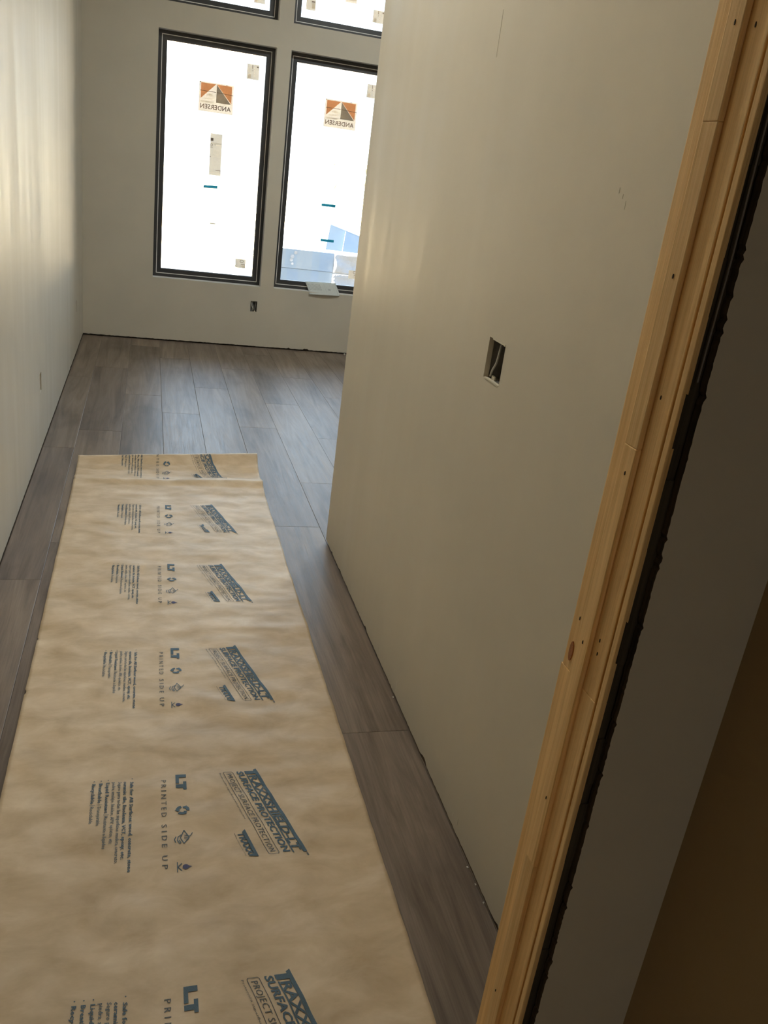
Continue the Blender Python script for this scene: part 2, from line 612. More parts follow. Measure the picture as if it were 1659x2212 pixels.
fw.face([(0.6166, Y0H, zt), (XR, Y0H, zt), (XR, Y0H, 2.75), (0.6166, Y0H, 2.75)])
fw.box((XL, Y0H, zt), (0.6166, Y0H + 0.0127, 2.75))
fw.box((XL, Y0H, 0.012), (LX - 0.03, Y0H + 0.0127, zt))
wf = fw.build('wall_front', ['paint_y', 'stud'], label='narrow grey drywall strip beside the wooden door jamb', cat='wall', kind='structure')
mb = MB()
mb.box((0.610, Y0R - 0.013, 0.012), (XR, Y0R, CEIL))
mb.box((XL, Y0R - 0.013, 0.012), (LX - 0.03, Y0R, CEIL))
mb.box((XL, Y0R - 0.013, HEAD + 0.03), (0.61, Y0R, CEIL))
mb.build('room_face', 'paint_y', wf)
mb = MB()
mb.box((XL, Y0H + 0.014, HEAD + 0.03), (XR, Y0R - 0.014, CEIL))
mb.box((XL, Y0H + 0.014, 0.0), (LX - 0.03, Y0R - 0.014, HEAD + 0.03))
mb.box((0.640, Y0H + 0.014, 0.0), (XR, Y0R - 0.014, HEAD + 0.03))
mb.build('stud_backing', 'plate', wf)

# hall around the camera
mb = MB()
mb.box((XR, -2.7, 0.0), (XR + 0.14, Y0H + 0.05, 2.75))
mb.build('wall_hall_right', 'hall_brown', label='dark hall wall at the frame edge beside the door strip', cat='wall', kind='structure')
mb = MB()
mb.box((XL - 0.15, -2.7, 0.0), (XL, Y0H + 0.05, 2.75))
mb.build('wall_hall_left', 'hall_brown', label='hall wall opposite the dark hall wall', cat='wall', kind='structure')
mb = MB()
mb.box((XL - 0.15, -2.8, 0.0), (XR + 0.14, -2.62, 2.75))
mb.build('wall_hall_back', 'paint_y', label='end wall of the hall behind the viewer', cat='wall', kind='structure')
mb = MB()
mb.box((XL - 0.15, -2.8, 2.70), (XR + 0.14, 0.9, 2.85))
mb.build('ceiling_hall', 'ceiling', label='low ceiling of the hall', cat='ceiling', kind='structure')

# unseen fill lamps, added because daylight alone left the corridor dim
LAMP = 34.0
lm, lt, lb = new_mat('fill_diffuser')
lb.inputs['Base Color'].default_value = (0.9, 0.88, 0.82, 1)
lb.inputs['Emission Color'].default_value = (1.0, 0.98, 0.88, 1)
lb.inputs['Emission Strength'].default_value = LAMP
M['lamp'] = lm
M['fill_rim'] = plain('fill_rim', (0.75, 0.74, 0.72), 0.4)


def disc(r0, r1, z0, z1, n=40):
    mb = MB()
    for i in range(n):
        a, b = 2 * math.pi * i / n, 2 * math.pi * (i + 1) / n
        P = lambda r, t, z: (r * math.cos(t), r * math.sin(t), z)
        mb.face([P(r0, a, z0), P(r0, b, z0), P(r1, b, z1), P(r1, a, z1)])
    return mb


def fill_lamp(x, y, label, mat, z=None):
    lamp = empty('fill_lamp', (x, y, CEIL if z is None else z), label=label, cat='lamp', group='added fill lamps')
    mb = disc(0.17, 0.17, -0.045, 0.0)
    n = len(mb.v)
    inner = disc(0.17, 0.15, -0.045, -0.045)
    mb.v += inner.v
    mb.f += [tuple(i + n for i in f) for f in inner.f]
    mb.mi = [0] * len(mb.f)
    mb.build('rim', 'fill_rim', lamp)
    mb = MB()
    mb.face([(0.152 * math.cos(i * math.pi / 20), 0.152 * math.sin(i * math.pi / 20), -0.043) for i in reversed(range(40))])
    mb.build('diffuser', mat, lamp)


fill_lamp(0.05, 2.7, 'unseen round fill lamp added above the corridor', 'lamp')  # unseen source put in to brighten the near corridor
lm2 = lm.copy()
LAMP2 = 61.0
lm2.node_tree.nodes['Principled BSDF'].inputs['Emission Strength'].default_value = LAMP2
lm2.node_tree.nodes['Principled BSDF'].inputs['Emission Color'].default_value = (0.93, 1.0, 1.0, 1)
M['fill_room'] = lm2
lm3 = lm.copy()
LAMP3 = 10.5
lm3.node_tree.nodes['Principled BSDF'].inputs['Emission Strength'].default_value = LAMP3
lm3.node_tree.nodes['Principled BSDF'].inputs['Emission Color'].default_value = (1.0, 1.0, 0.92, 1)
M['fill_hall'] = lm3
fill_lamp(0.1, -2.1, 'unseen round fill lamp added in the hall', 'fill_hall', 2.70)  # added behind the camera to lift the grey strip by the jamb
fill_lamp(1.9, 5.3, 'unseen round fill lamp added above the wider room', 'fill_room')  # added out of view to lift the far floor and end wall

# ------------------------------------------------------------------ door frame
door = empty('door_1', (JX, 0.88, 0), label='raw finger-jointed pine door frame with stop strip and no door', cat='door frame', kind='structure')


def dpart(mb, name, mat, label=None, bevel=0.0012):
    o = mb.build(name, mat, None, bevel=bevel, label=label)
    o.parent = door
    o.matrix_parent_inverse = door.matrix_world.inverted()
    return o


door.matrix_world = Matrix.Translation(Vector((JX, 0.88, 0)))
bpy.context.view_layer.update()
JN, JF = 0.8385, 0.938           # jamb board near / far edge
for z0, z1, dx, dy in ((0.0, 0.9189, -0.0004, 0.0035), (0.9189, 2.05, 0.0, 0.0)):
    mb = MB()
    mb.box((JX + dx, JN, z0), (JX + 0.019, JF + dy, z1))
    dpart(mb, 'jamb_section', 'pine')
for z0, z1, dx in ((0.0, 0.60, 0.0002), (0.60, 1.2629, 0.0), (1.2629, 1.6314, 0.0004), (1.6314, 2.05, 0.0)):
    mb = MB()
    mb.box((0.578 + dx, 0.874, z0), (JX, 0.903, z1))
    dpart(mb, 'stop_section', 'pine')
mb = MB()
mb.box((JX, 0.823, 0.0), (JX + 0.005, 0.834, 2.05))
dpart(mb, 'jamb_extension', 'pine')
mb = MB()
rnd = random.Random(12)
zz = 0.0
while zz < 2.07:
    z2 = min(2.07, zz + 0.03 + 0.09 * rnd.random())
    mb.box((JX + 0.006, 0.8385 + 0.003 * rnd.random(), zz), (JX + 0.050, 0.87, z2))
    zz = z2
dpart(mb, 'trimmer_stud', 'stud', 'stud edge with the gap shade in its colour', bevel=0.0)
mb = MB()
mb.tube([(0.6075, 0.832, 1.36), (0.6085, 0.831, 1.5), (0.607, 0.832, 1.65), (0.6085, 0.832, 2.05)], 0.0010, 6)
dpart(mb, 'gap_strip', 'cable_dark', 'pale strip in the dark gap', bevel=0)  # thin grey strip along the dark gap
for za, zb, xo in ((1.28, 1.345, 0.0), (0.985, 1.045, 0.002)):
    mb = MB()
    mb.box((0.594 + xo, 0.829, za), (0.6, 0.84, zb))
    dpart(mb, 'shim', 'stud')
# opposite jamb and head
mb = MB()
mb.box((LX - 0.019, JN, 0.0), (LX, JF, 2.05))
dpart(mb, 'jamb_section', 'pine')
mb = MB()
mb.box((LX, 0.874, 0.0), (LX + 0.008, 0.903, 2.05))
dpart(mb, 'stop_section', 'pine')
mb = MB()
mb.box((LX - 0.019, JN, 2.05), (JX + 0.019, JF, 2.069))
dpart(mb, 'head_jamb', 'pine')
mb = MB()
mb.box((LX, 0.874, 2.042), (JX, 0.903, 2.05))
dpart(mb, 'stop_section', 'pine')
# nail holes: shallow ovals
for y, z, x in ((0.8861, 1.7254, 0.578), (0.8859, 1.4686, 0.578), (0.8859, 1.2285, 0.578), (0.8878, 0.9835, 0.578), (0.8843, 0.7222, 0.578), (0.894, 0.315, 0.578),
                (0.8612, 1.7217, JX), (0.8624, 1.3325, JX), (0.8618, 1.0012, JX), (0.9205, 1.0014, JX), (0.8600, 0.982, JX)):
    mb = MB()
    pts = [(x - 0.0007, y + 0.0009 * math.cos(a * math.pi / 5), z + 0.0028 * math.sin(a * math.pi / 5)) for a in range(10)]
    mb.face(pts)
    for i in range(10):
        p, q = pts[i], pts[(i + 1) % 10]
        mb.face([p, q, (x + 0.002, q[1], q[2]), (x + 0.002, p[1], p[2])])
    dpart(mb, 'nail_hole', 'nail', bevel=0)
mb = MB()
pts = [(JX - 0.0012, 0.9225 + 0.0052 * math.cos(a * math.pi / 8), 0.948 + 0.0155 * math.sin(a * math.pi / 8)) for a in range(16)]
mb.face(pts)
for i in range(16):
    p, q = pts[i], pts[(i + 1) % 16]
    mb.face([p, q, (JX + 0.003, q[1], q[2]), (JX + 0.003, p[1], p[2])])
dpart(mb, 'pitch_pocket', 'plug', 'amber oval pitch pocket', bevel=0)


# ------------------------------------------------------------------ windows
def window(idx, q, label, place=None):
    """built against the end wall; place moves the finished window to another wall"""
    x0, x1, z0, z1 = q
    yf = YB + 0.088
    root = empty('window_%d' % idx, ((x0 + x1) / 2, yf, z0), label=label, cat='window', kind='structure')
    root.matrix_world = Matrix.Translation(Vector(((x0 + x1) / 2, yf, z0)))
    inv = root.matrix_world.inverted()

    def ring(name, a, b, ya, yb2, mat, bev=0.002, lab=None):
        mb = MB()
        X0, X1, Z0, Z1 = x0 + a, x1 - a, z0 + a, z1 - a
        Q0, Q1, R0, R1 = x0 + b, x1 - b, z0 + b, z1 - b
        o_ = [(X0, Z0), (X1, Z0), (X1, Z1), (X0, Z1)]
        i_ = [(Q0, R0), (Q1, R0), (Q1, R1), (Q0, R1)]
        for k in range(4):
            l = (k + 1) % 4
            A, B, C, D = o_[k], o_[l], i_[l], i_[k]
            mb.face([(A[0], ya, A[1]), (B[0], ya, B[1]), (C[0], ya, C[1]), (D[0], ya, D[1])])
            mb.face([(A[0], yb2, A[1]), (B[0], yb2, B[1]), (C[0], yb2, C[1]), (D[0], yb2, D[1])])
            mb.face([(A[0], ya, A[1]), (B[0], ya, B[1]), (B[0], yb2, B[1]), (A[0], yb2, A[1])])
            mb.face([(D[0], ya, D[1]), (C[0], ya, C[1]), (C[0], yb2, C[1]), (D[0], yb2, D[1])])
        o = mb.build(name, mat, label=lab)
        o.parent = root
        o.matrix_parent_inverse = inv
        return o

    ring('outer_frame', 0.0, 0.027, yf, yf + 0.07, 'frame')
    ring('ledge_glint_line', 0.0255, 0.0305, yf - 0.0005, yf + 0.05, 'ledge_glint', lab='thin pale line painted for daylight on the sash ledge')
    sash = ring('sash', 0.030, 0.062, yf + 0.002, yf + 0.055, 'frame')
    ring('glazing_bead', 0.060, 0.066, yf + 0.012, yf + 0.045, 'frame')
    mb = MB()
    mb.box((x0 + 0.062, yf + 0.026, z0 + 0.062), (x1 - 0.062, yf + 0.030, z1 - 0.062))
    o = mb.build('pane', 'glass')
    o.parent = root
    o.matrix_parent_inverse = inv
    pd = bpy.data.lights.new('daylight_opening', 'AREA')
    pd.shape = 'RECTANGLE'
    pd.size, pd.size_y = x1 - x0 - 0.12, z1 - z0 - 0.12
    pd.energy = 1.0
    try:
        pd.cycles.is_portal = True
    except Exception:
        pd.energy = 0.0
    po = bpy.data.objects.new('daylight_opening', pd)
    COL.objects.link(po)
    po.matrix_world = Matrix.Translation(Vector(((x0 + x1) / 2, YB + 0.165, (z0 + z1) / 2))) @ Matrix.Rotation(-math.pi / 2, 4, 'X')
    if place is not None:
        root.matrix_world = place @ root.matrix_world
        po.matrix_world = place @ po.matrix_world
    return root


WLAB = ['tall black-framed corner window with a narrow upright paper label',
        'tall black-framed window with info sheet on its sill, cut off by the near wall',
        'upper black-framed window above the corner window',
        'upper black-framed window above the window with the info sheet',
        'unseen tall black-framed window added for daylight behind the near wall',
        'unseen upper black-framed window added for daylight behind the near wall']
for i, q in enumerate(WIN):
    window(i + 1, q, WLAB[i])
YG = YB + 0.088 + 0.026          # room side of the glass


# ------------------------------------------------------------------ text helper
def text_geo(body, bold=0.0, space=1.0, res=2):
    cu = bpy.data.curves.new('tmp', 'FONT')
    cu.body = body
    cu.size = 1.0
    cu.resolution_u = res
    cu.space_character = space
    cu.offset = bold
    cu.fill_mode = 'FRONT'
    ob = bpy.data.objects.new('tmp', cu)
    COL.objects.link(ob)
    dg = bpy.context.evaluated_depsgraph_get()
    ev = ob.evaluated_get(dg)
    me = ev.to_mesh()
    vs = [(v.co.x, v.co.y) for v in me.vertices]
    fs = [tuple(p.vertices) for p in me.polygons]
    ev.to_mesh_clear()
    bpy.data.objects.remove(ob)
    bpy.data.curves.remove(cu)
    return vs, fs


def fit(geo, u0, u1, v0, v1, vref=None):
    """scale geometry into the box; vref=(lo, hi) fixes which glyph heights map onto v0..v1"""
    vs, fs = geo
    xs = [p[0] for p in vs]
    ys = [p[1] for p in vs]
    a, b = min(xs), max(xs)
    c, d = vref if vref else (min(ys), max(ys))
    return [(u0 + (x - a) / (b - a) * (u1 - u0), v0 + (y - c) / (d - c) * (v1 - v0)) for x, y in vs], fs


class Flat:
    """2-D print, later laid on a surface"""

    def __init__(self):
        self.v, self.f = [], []

    def add(self, geo):
        n = len(self.v)
        self.v += geo[0]
        self.f += [tuple(n + i for i in f) for f in geo[1]]

    def poly(self, pts):
        self.add((pts, [tuple(range(len(pts)))]))

    def strip(self, p, q, wd, n=1):
        (a, b), (c, d) = p, q
        L = math.hypot(c - a, d - b)
        nx, ny = -(d - b) / L * wd / 2, (c - a) / L * wd / 2
        for i in range(n):
            s, e = i / n, (i + 1) / n
            x0, y0, x1, y1 = a + (c - a) * s, b + (d - b) * s, a + (c - a) * e, b + (d - b) * e
            self.poly([(x0 - nx, y0 - ny), (x1 - nx, y1 - ny), (x1 + nx, y1 + ny), (x0 + nx, y0 + ny)])

    def line(self, pts, wd):
        for p, q in zip(pts, pts[1:]):
            self.strip(p, q, wd)


CAPS = (0.0, 0.70)

# ------------------------------------------------------------------ kraft paper runner
PX0, PX1 = -0.3205, 0.5765
PEND = 4.286
KEYS = [(3.86, 0, 0), (3.95, .005, .012), (4.005, .015, .033), (4.03, .011, .027), (4.10, .002, .010), (4.16, .003, .014), (4.21, .010, .034), (4.286, .034, .080)]


def curl(x, s):
    if s <= KEYS[0][0]:
        return 0.0
    t = (x - PX0) / (PX1 - PX0)
    for (s0, a0, b0), (s1, a1, b1) in zip(KEYS, KEYS[1:]):
        if s <= s1 or s1 == KEYS[-1][0]:
            k = min(1.2, (s - s0) / (s1 - s0))
            k = k * k * (3 - 2 * k) if k < 1 else k
            return (a0 + (a1 - a0) * k) * (1 - t) + (b0 + (b1 - b0) * k) * t
    return 0.0


def paper_z(x, y):
    a = noise.noise(Vector((x * 6.5 + 3.1, y * 12.5, 0.3)))
    b = noise.noise(Vector((x * 13.0, y * 24.0 + 5.0, 4.3)))
    c = noise.noise(Vector((x * 1.6, y * 2.2, 9.1)))
    z = 0.0085 + 0.0055 * a + 0.0022 * b + 0.0020 * c
    if y > 3.9:
        z += 0.0022 * noise.noise(Vector((x * 5.0, y * 38.0, 2.0))) * min(1, (y - 3.9) * 6)
    return max(0.0012, z) + curl(x, y)


nx, ny = 90, 560
PNEAR = -1.0
mb = MB()
ys = [PNEAR + (PEND - PNEAR) * j / ny for j in range(ny + 1)]
rnd = random.Random(2)
for j, y in enumerate(ys):
    nick = 0.004 if (abs(y - 4.005) < 0.008 or abs(y - 2.56) < 0.008 or abs(y - 2.25) < 0.008) else 0
    for i in range(nx + 1):
        x0 = PX0 + nick + 0.0012 * noise.noise(Vector((0, y * 5, 1)))
        x1 = PX1 + 0.002 * noise.noise(Vector((7, y * 4, 1)))
        x = x0 + (x1 - x0) * i / nx
        yy = y + (0.004 * noise.noise(Vector((x * 9, 3, 3))) if j == ny else 0)
        mb.v.append((x, yy, paper_z(x, y)))
for j in range(ny):
    for i in range(nx):
        a = j * (nx + 1) + i
        mb.f.append((a, a + 1, a + nx + 2, a + nx + 1))
        mb.mi.append(0)
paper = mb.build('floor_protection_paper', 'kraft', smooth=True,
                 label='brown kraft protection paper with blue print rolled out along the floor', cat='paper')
sol = paper.modifiers.new('thickness', 'SOLIDIFY')
sol.thickness = 0.0004
sol.offset = -1

# the repeated print, in (u, v): u runs towards the camera from the row start, v is the world x
KSKEW = 0.284
T = lambda *a, **k: text_geo(*a, **k)
PRINT = []                       # name, ink, flat print


def element(name, ink, skew=False):
    f = Flat()
    PRINT.append((name, ink, f, skew))
    return f


# brand word: roof band, first stem, letters, underline
logo = element('product_name', 'ink', True)
nb = 60
for i in range(nb):
    ua, ub = -0.010 + 0.3166 * i / nb, -0.010 + 0.3166 * (i + 1) / nb
    logo.poly([(ua + (0.006 if i == 0 else 0), 0.3020), (ub, 0.3020), (ub, 0.3115), (ua, 0.3115)])
logo.poly([(0.0, 0.2765), (0.0130, 0.2765), (0.0130, 0.3020), (0.0, 0.3020)])
logo.add(fit(T('RAXXSHIELD-LT', bold=0.030, res=2), 0.0185, 0.2990, 0.2815, 0.3006, CAPS))
logo.strip((0.0167, 0.2783), (0.3066, 0.2783), 0.0034, 60)
element('trademark_sign', 'ink', True).add(fit(T('TM', bold=0.02, res=1), 0.3085, 0.3190, 0.3065, 0.3110, CAPS))
element('surface_line', 'ink', True).add(fit(T('SURFACE PROTECTION', bold=0.032, res=2), 0.0, 0.3025, 0.2557, 0.2722, CAPS))
thin = element('line_border', 'ink_dark', True)
bx = [(0.003, 0.2205), (0.302, 0.2205), (0.305, 0.2235), (0.305, 0.2423), (0.302, 0.2453), (0.003, 0.2453), (0.0, 0.2423), (0.0, 0.2235)]
for p, q in zip(bx, bx[1:] + bx[:1]):
    thin.strip(p, q, 0.0013, 60 if abs(p[0] - q[0]) > 0.1 else 1)
element('project_line', 'ink_dark', True).add(fit(T('PROJECT SURFACE PROTECTION', bold=0.0, space=1.1), 0.008, 0.297, 0.2262, 0.2396, CAPS))
element('spanish_line', 'ink_dark', True).add(fit(T('Protecci\u00f3n superficie para proyectos', res=1), 0.003, 0.182, 0.2087, 0.2137, CAPS))
mark = element('brand_mark', 'ink', True)
mark.add(fit(T('TRAXX', bold=0.035), 0.226, 0.300, 0.1735, 0.1885, CAPS))
mark.poly([(0.218, 0.1955), (0.224, 0.1870), (0.298, 0.1870), (0.300, 0.1735), (0.3045, 0.1735), (0.308, 0.1945)])
element('web_line', 'ink_dark', True).add(fit(T('www.traxxcorp.com', res=1), 0.2265, 0.303, 0.1655, 0.1688, CAPS))

mid = element('grade_letters', 'ink')
mid.poly([(0, 0.0972), (0.0125, 0.0972), (0.0125, 0.1242), (0, 0.1242)])
mid.poly([(0.0125, 0.0972), (0.0365, 0.0972), (0.0365, 0.1058), (0.0125, 0.1058)])
mid.poly([(0.0300, 0.1158), (0.0590, 0.1158), (0.0590, 0.1242), (0.0300, 0.1242)])
mid.poly([(0.0405, 0.0972), (0.0525, 0.0972), (0.0525, 0.1158), (0.0405, 0.1158)])
# recycling arrows
mid = element('recycling_sign', 'ink')
cu_, cv_ = 0.1325, 0.1115
for k in range(3):
    pol = lambda r, d, k=k: (cu_ + r * math.cos(math.radians(120 * k + d)), cv_ + r * math.sin(math.radians(120 * k + d)))
    for i in range(5):
        d0, d1 = -46 + 14 * i, -46 + 14 * (i + 1)
        mid.poly([pol(0.0085, d0), pol(0.0170, d0), pol(0.0170, d1), pol(0.0085, d1)])
    mid.poly([pol(0.0055, 24), pol(0.0200, 24), pol(0.0120, 60)])
# layered sheet icon
mid = element('breathing_sheet_sign', 'ink')
cu_, cv_ = 0.224, 0.1105
P = lambda x, y: (cu_ + x, cv_ + y)
mid.line([P(-0.023, 0.002), P(0.001, 0.014), P(0.021, 0.001), P(0.002, -0.007), P(-0.023, 0.002)], 0.0021)
mid.line([P(-0.010, -0.004), P(-0.003, -0.012), P(0.010, -0.014), P(0.021, -0.009), P(0.019, -0.006), P(0.008, -0.010)], 0.0021)
mid.line([P(-0.004, -0.017), P(0.006, -0.021), P(0.017, -0.018)], 0.0021)
for s in (-0.007, -0.001, 0.005):
    mid.line([P(s, 0.002), P(s + 0.003, 0.012)], 0.0019)
mid.line([P(-0.001, 0.012), P(-0.006, 0.018), P(-0.014, 0.022)], 0.0019)
# repelled drop icon
mid = element('repelled_drop_sign', 'ink')
cu_, cv_ = 0.317, 0.0945
mid.strip(P(-0.014, 0), P(0.014, 0), 0.0022)
mid.line([P(-0.010, 0.010), P(-0.001, 0.0006), P(0.010, 0.010)], 0.0021)
drop = element('drop', 'ink_drop')
drop.poly([P(0.0068 * math.cos(a * math.pi / 8), 0.0185 + 0.0072 * math.sin(a * math.pi / 8) + (0.007 if a == 4 else 0)) for a in range(16)])
for word, ua, ub in (('PRINTED', 0.020, 0.150), ('SIDE', 0.177, 0.253), ('UP', 0.280, 0.319)):
    element('caption_word', 'ink_dark').add(fit(T(word, bold=0.0, space=1.7), ua, ub, 0.0603, 0.0733, CAPS))


# bullet list
def bullet(fl, cvv):
    fl.poly([(0.0032 + 0.0016 * math.cos(a * math.pi / 4), cvv + 0.0003 + 0.0016 * math.sin(a * math.pi / 4)) for a in range(8)])


rows = [(-0.0118, 0.016, 0.322, 'Safe for All Surfaces: wood, concrete, stone', .026, 1), (-0.0277, 0.0125, 0.281, 'ceramic tile, linoleum, VCT, epoxy, etc.', .026, 0),
        (-0.0412, 0.0125, 0.292, 'Seguro para todas las superficies: madera, concreto,', .010, 0), (-0.0556, 0.0125, 0.230, 'piedra, azulejo, lin\u00f3leo, APV, ep\u00f3xico, etc.', .010, 0)]
for cvv, ua, ub, tx, bo, bul in rows:
    lst = element('list_line', 'ink')
    lst.add(fit(T(tx, bold=bo, res=1), ua, ub, cvv - 0.0043, cvv + 0.0043, CAPS))
    if bul:
        bullet(lst, cvv)
for cvv, um, ub, t1, t2 in ((-0.0708, 0.127, 0.244, 'Liquid Resistant', 'Resistente a l\u00edquidos'), (-0.0880, 0.0915, 0.163, 'Breathable', 'Transpirable'), (-0.1050, 0.0925, 0.154, 'Recyclable', 'Reciclable')):
    lst = element('list_line', 'ink')
    lst.add(fit(T(t1, bold=.026, res=1), 0.0125, um - 0.005, cvv - 0.0043, cvv + 0.0043, CAPS))
    lst.add(fit(T(t2, bold=.008, res=1), um + 0.005, ub, cvv - 0.0043, cvv + 0.0043, CAPS))
    lst.strip((um, cvv - 0.006), (um, cvv + 0.007), 0.0012)
    bullet(lst, cvv)
for nm, ink, fl, skew in PRINT:
    if skew:
        fl.v = [(u, v + KSKEW * u) for u, v in fl.v]


def lay_on_paper(fl, name, mat, ystart, label=None):
    vs, keep = [], []
    for u, v in fl.v:
        y = ystart - u
        vs.append((v, y, paper_z(v, min(y, PEND)) + 0.0016))
    fs = [f for f in fl.f if all(vs[i][1] < PEND - 0.006 for i in f)]
    if not fs:
        return
    used = sorted({i for f in fs for i in f})
    ix = {i: k for k, i in enumerate(used)}
    mb = MB()
    mb.v = [vs[i] for i in used]
    mb.f = [tuple(ix[i] for i in f) for f in fs]
    mb.mi = [0] * len(mb.f)
    mb.build(name, mat, paper, label=label)


for k in range(-1, 5):
    y0 = 1.8478 + 0.629 * k + (0.0 if k < 3 else -0.006 * (k - 2))
    for nm, ink, fl, skew in PRINT:
        lay_on_paper(fl, nm, ink, y0, 'slanted blue-grey product lettering' if nm == 'product_name' else None)


# ------------------------------------------------------------------ electrical boxes
def elec_box(name, label, fn, hole, cables, depth=0.062, cat='outlet box', tabs=True, group=None):
    a, b, c, d = hole
    e_ = 0.003
    base = Vector(fn((a + b) / 2, (c + d) / 2, 0.02))
    root = empty(name, base, label=label, cat=cat, group=group)
    root.matrix_world = Matrix.Translation(base)
    inv = root.matrix_world.inverted()

    def add(o):
        o.parent = root
        o.matrix_parent_inverse = inv
        return o

    mb = MB()
    A, B, C, D = a - e_, b + e_, c - e_, d + e_
    n0, n1 = 0.0135, depth
    for ring_, dd in (((A, B, C, D), (n0, n1)),):
        mb.face([fn(A, C, n0), fn(B, C, n0), fn(B, C, n1), fn(A, C, n1)])
        mb.face([fn(A, D, n0), fn(B, D, n0), fn(B, D, n1), fn(A, D, n1)])
        mb.face([fn(A, C, n0), fn(A, D, n0), fn(A, D, n1), fn(A, C, n1)])
        mb.face([fn(B, C, n0), fn(B, D, n0), fn(B, D, n1), fn(B, C, n1)])
        mb.face([fn(A, C, n1), fn(B, C, n1), fn(B, D, n1), fn(A, D, n1)])
    add(mb.build('box_shell', 'box_plastic'))
    for pts, r, mat in cables:
        mb = MB()
        P3 = [Vector(fn(a + (b - a) * p[0], c + (d - c) * p[1], p[2])) for p in pts]
        sm = []
        for i in range(len(P3) - 1):
            p0, p1, p2, p3 = P3[max(i - 1, 0)], P3[i], P3[i + 1], P3[min(i + 2, len(P3) - 1)]
            for k in range(6):
                t = k / 6
                sm.append(0.5 * ((2 * p1) + (p2 - p0) * t + (2 * p0 - 5 * p1 + 4 * p2 - p3) * t * t + (-p0 + 3 * p1 - 3 * p2 + p3) * t ** 3))
        sm.append(P3[-1])
        mb.tube(sm, r, 8)
        add(mb.build('cable', mat, smooth=True))
    if tabs:
        w_ = b - a
        for (u0, u1, v0, v1) in ((a + 0.22 * w_, a + 0.40 * w_, d - 0.009, d), (a + 0.60 * w_, a + 0.78 * w_, c, c + 0.009)):
            mb = MB()
            mb.box(tuple(min(p, q) for p, q in zip(fn(u0, v0, 0.012), fn(u1, v1, 0.016))), tuple(max(p, q) for p, q in zip(fn(u0, v0, 0.012), fn(u1, v1, 0.016))))
            add(mb.build('screw_tab', 'tab'))
    return root


elec_box('switch_box', 'double switch box without cover, set in the near wall at shoulder height', right_fn, sw_box,
         [([(0.72, 0.99, 0.022), (0.52, 0.74, 0.010), (0.54, 0.47, 0.008), (0.74, 0.22, 0.009), (0.92, 0.05, 0.014)], 0.0026, 'cable'),
          ([(0.12, 0.97, 0.045), (0.10, 0.60, 0.035), (0.20, 0.30, 0.040), (0.25, 0.03, 0.05)], 0.003, 'cable_dark')], cat='switch box', depth=0.045)
# torn paper edges of the switch opening
root = bpy.data.objects['switch_box']
mb = MB()
a, b, c, d = sw_box
for (u0, v0, u1, v1) in ((a, d - 0.001, b - 0.022, d - 0.001), (a + 0.004, c + 0.001, b - 0.010, c + 0.001)):
    n = 14
    for i in range(n):
        s, t = i / n, (i + 1) / n
        ua, ub = u0 + (u1 - u0) * s, u0 + (u1 - u0) * t
        mb.box((XR - 0.0012, ua, v0 - 0.0011 - 0.0008 * rnd.random()), (XR + 0.006, ub, v0 + 0.0016))
o = mb.build('torn_paper_edge', 'tab', kind='stuff')
o.parent = root
o.matrix_parent_inverse = root.matrix_world.inverted()

elec_box('outlet_box', 'open outlet box with curled cable below the black windows', back_fn, back_box,
         [([(0.30, 0.97, 0.03), (0.28, 0.75, 0.010), (0.45, 0.45, 0.004), (0.62, 0.20, 0.008), (0.55, 0.03, 0.03)], 0.0042, 'cable_dark'),
          ([(0.12, 0.97, 0.03), (0.20, 0.6, 0.012), (0.40, 0.28, 0.008), (0.36, 0.02, 0.03)], 0.0042, 'cable'),
          ([(0.85, 0.95, 0.03), (0.80, 0.5, 0.02), (0.78, 0.05, 0.03)], 0.004, 'cable_dark')], depth=0.05)
elec_box('outlet_box', 'open outlet box in the long wall, the one nearer the paper', left_fn, left_boxes[0],
         [([(0.5, 0.97, 0.03), (0.4, 0.5, 0.018), (0.6, 0.05, 0.03)], 0.004, 'cable_dark')])
elec_box('outlet_box', 'open outlet box in the long wall, close to the room corner', left_fn, left_boxes[1],
         [([(0.5, 0.97, 0.03), (0.4, 0.5, 0.018), (0.6, 0.05, 0.03)], 0.004, 'cable_dark')])


# ------------------------------------------------------------------ window stickers
def card(mb, x0, x1, z0, z1, y, th, mi=0):
    n = 4
    for i in range(n):
        for j in range(n):
            xa, xb = x0 + (x1 - x0) * i / n, x0 + (x1 - x0) * (i + 1) / n
            za, zb = z0 + (z1 - z0) * j / n, z0 + (z1 - z0) * (j + 1) / n
            mb.face([(xa, y, za), (xb, y, za), (xb, y, zb), (xa, y, zb)], mi)


def sticker_root(name, label, loc, group=None):
    r = empty(name, loc, label=label, cat='sticker', group=group)
    r.matrix_world = Matrix.Translation(Vector(loc))
    return r


def attach(o, root):
    o.parent = root
    o.matrix_parent_inverse = root.matrix_world.inverted()
    return o


def on_glass(fl, name, mat, root, x0, z0, y, mirror_w=None, kind=None):
    mb = MB()
    for u, v in fl.v:
        mb.v.append((x0 + (mirror_w - u if mirror_w is not None else u), y, z0 + v))
    mb.f = list(fl.f)
    mb.mi = [0] * len(fl.f)
    return attach(mb.build(name, mat, kind=kind), root)


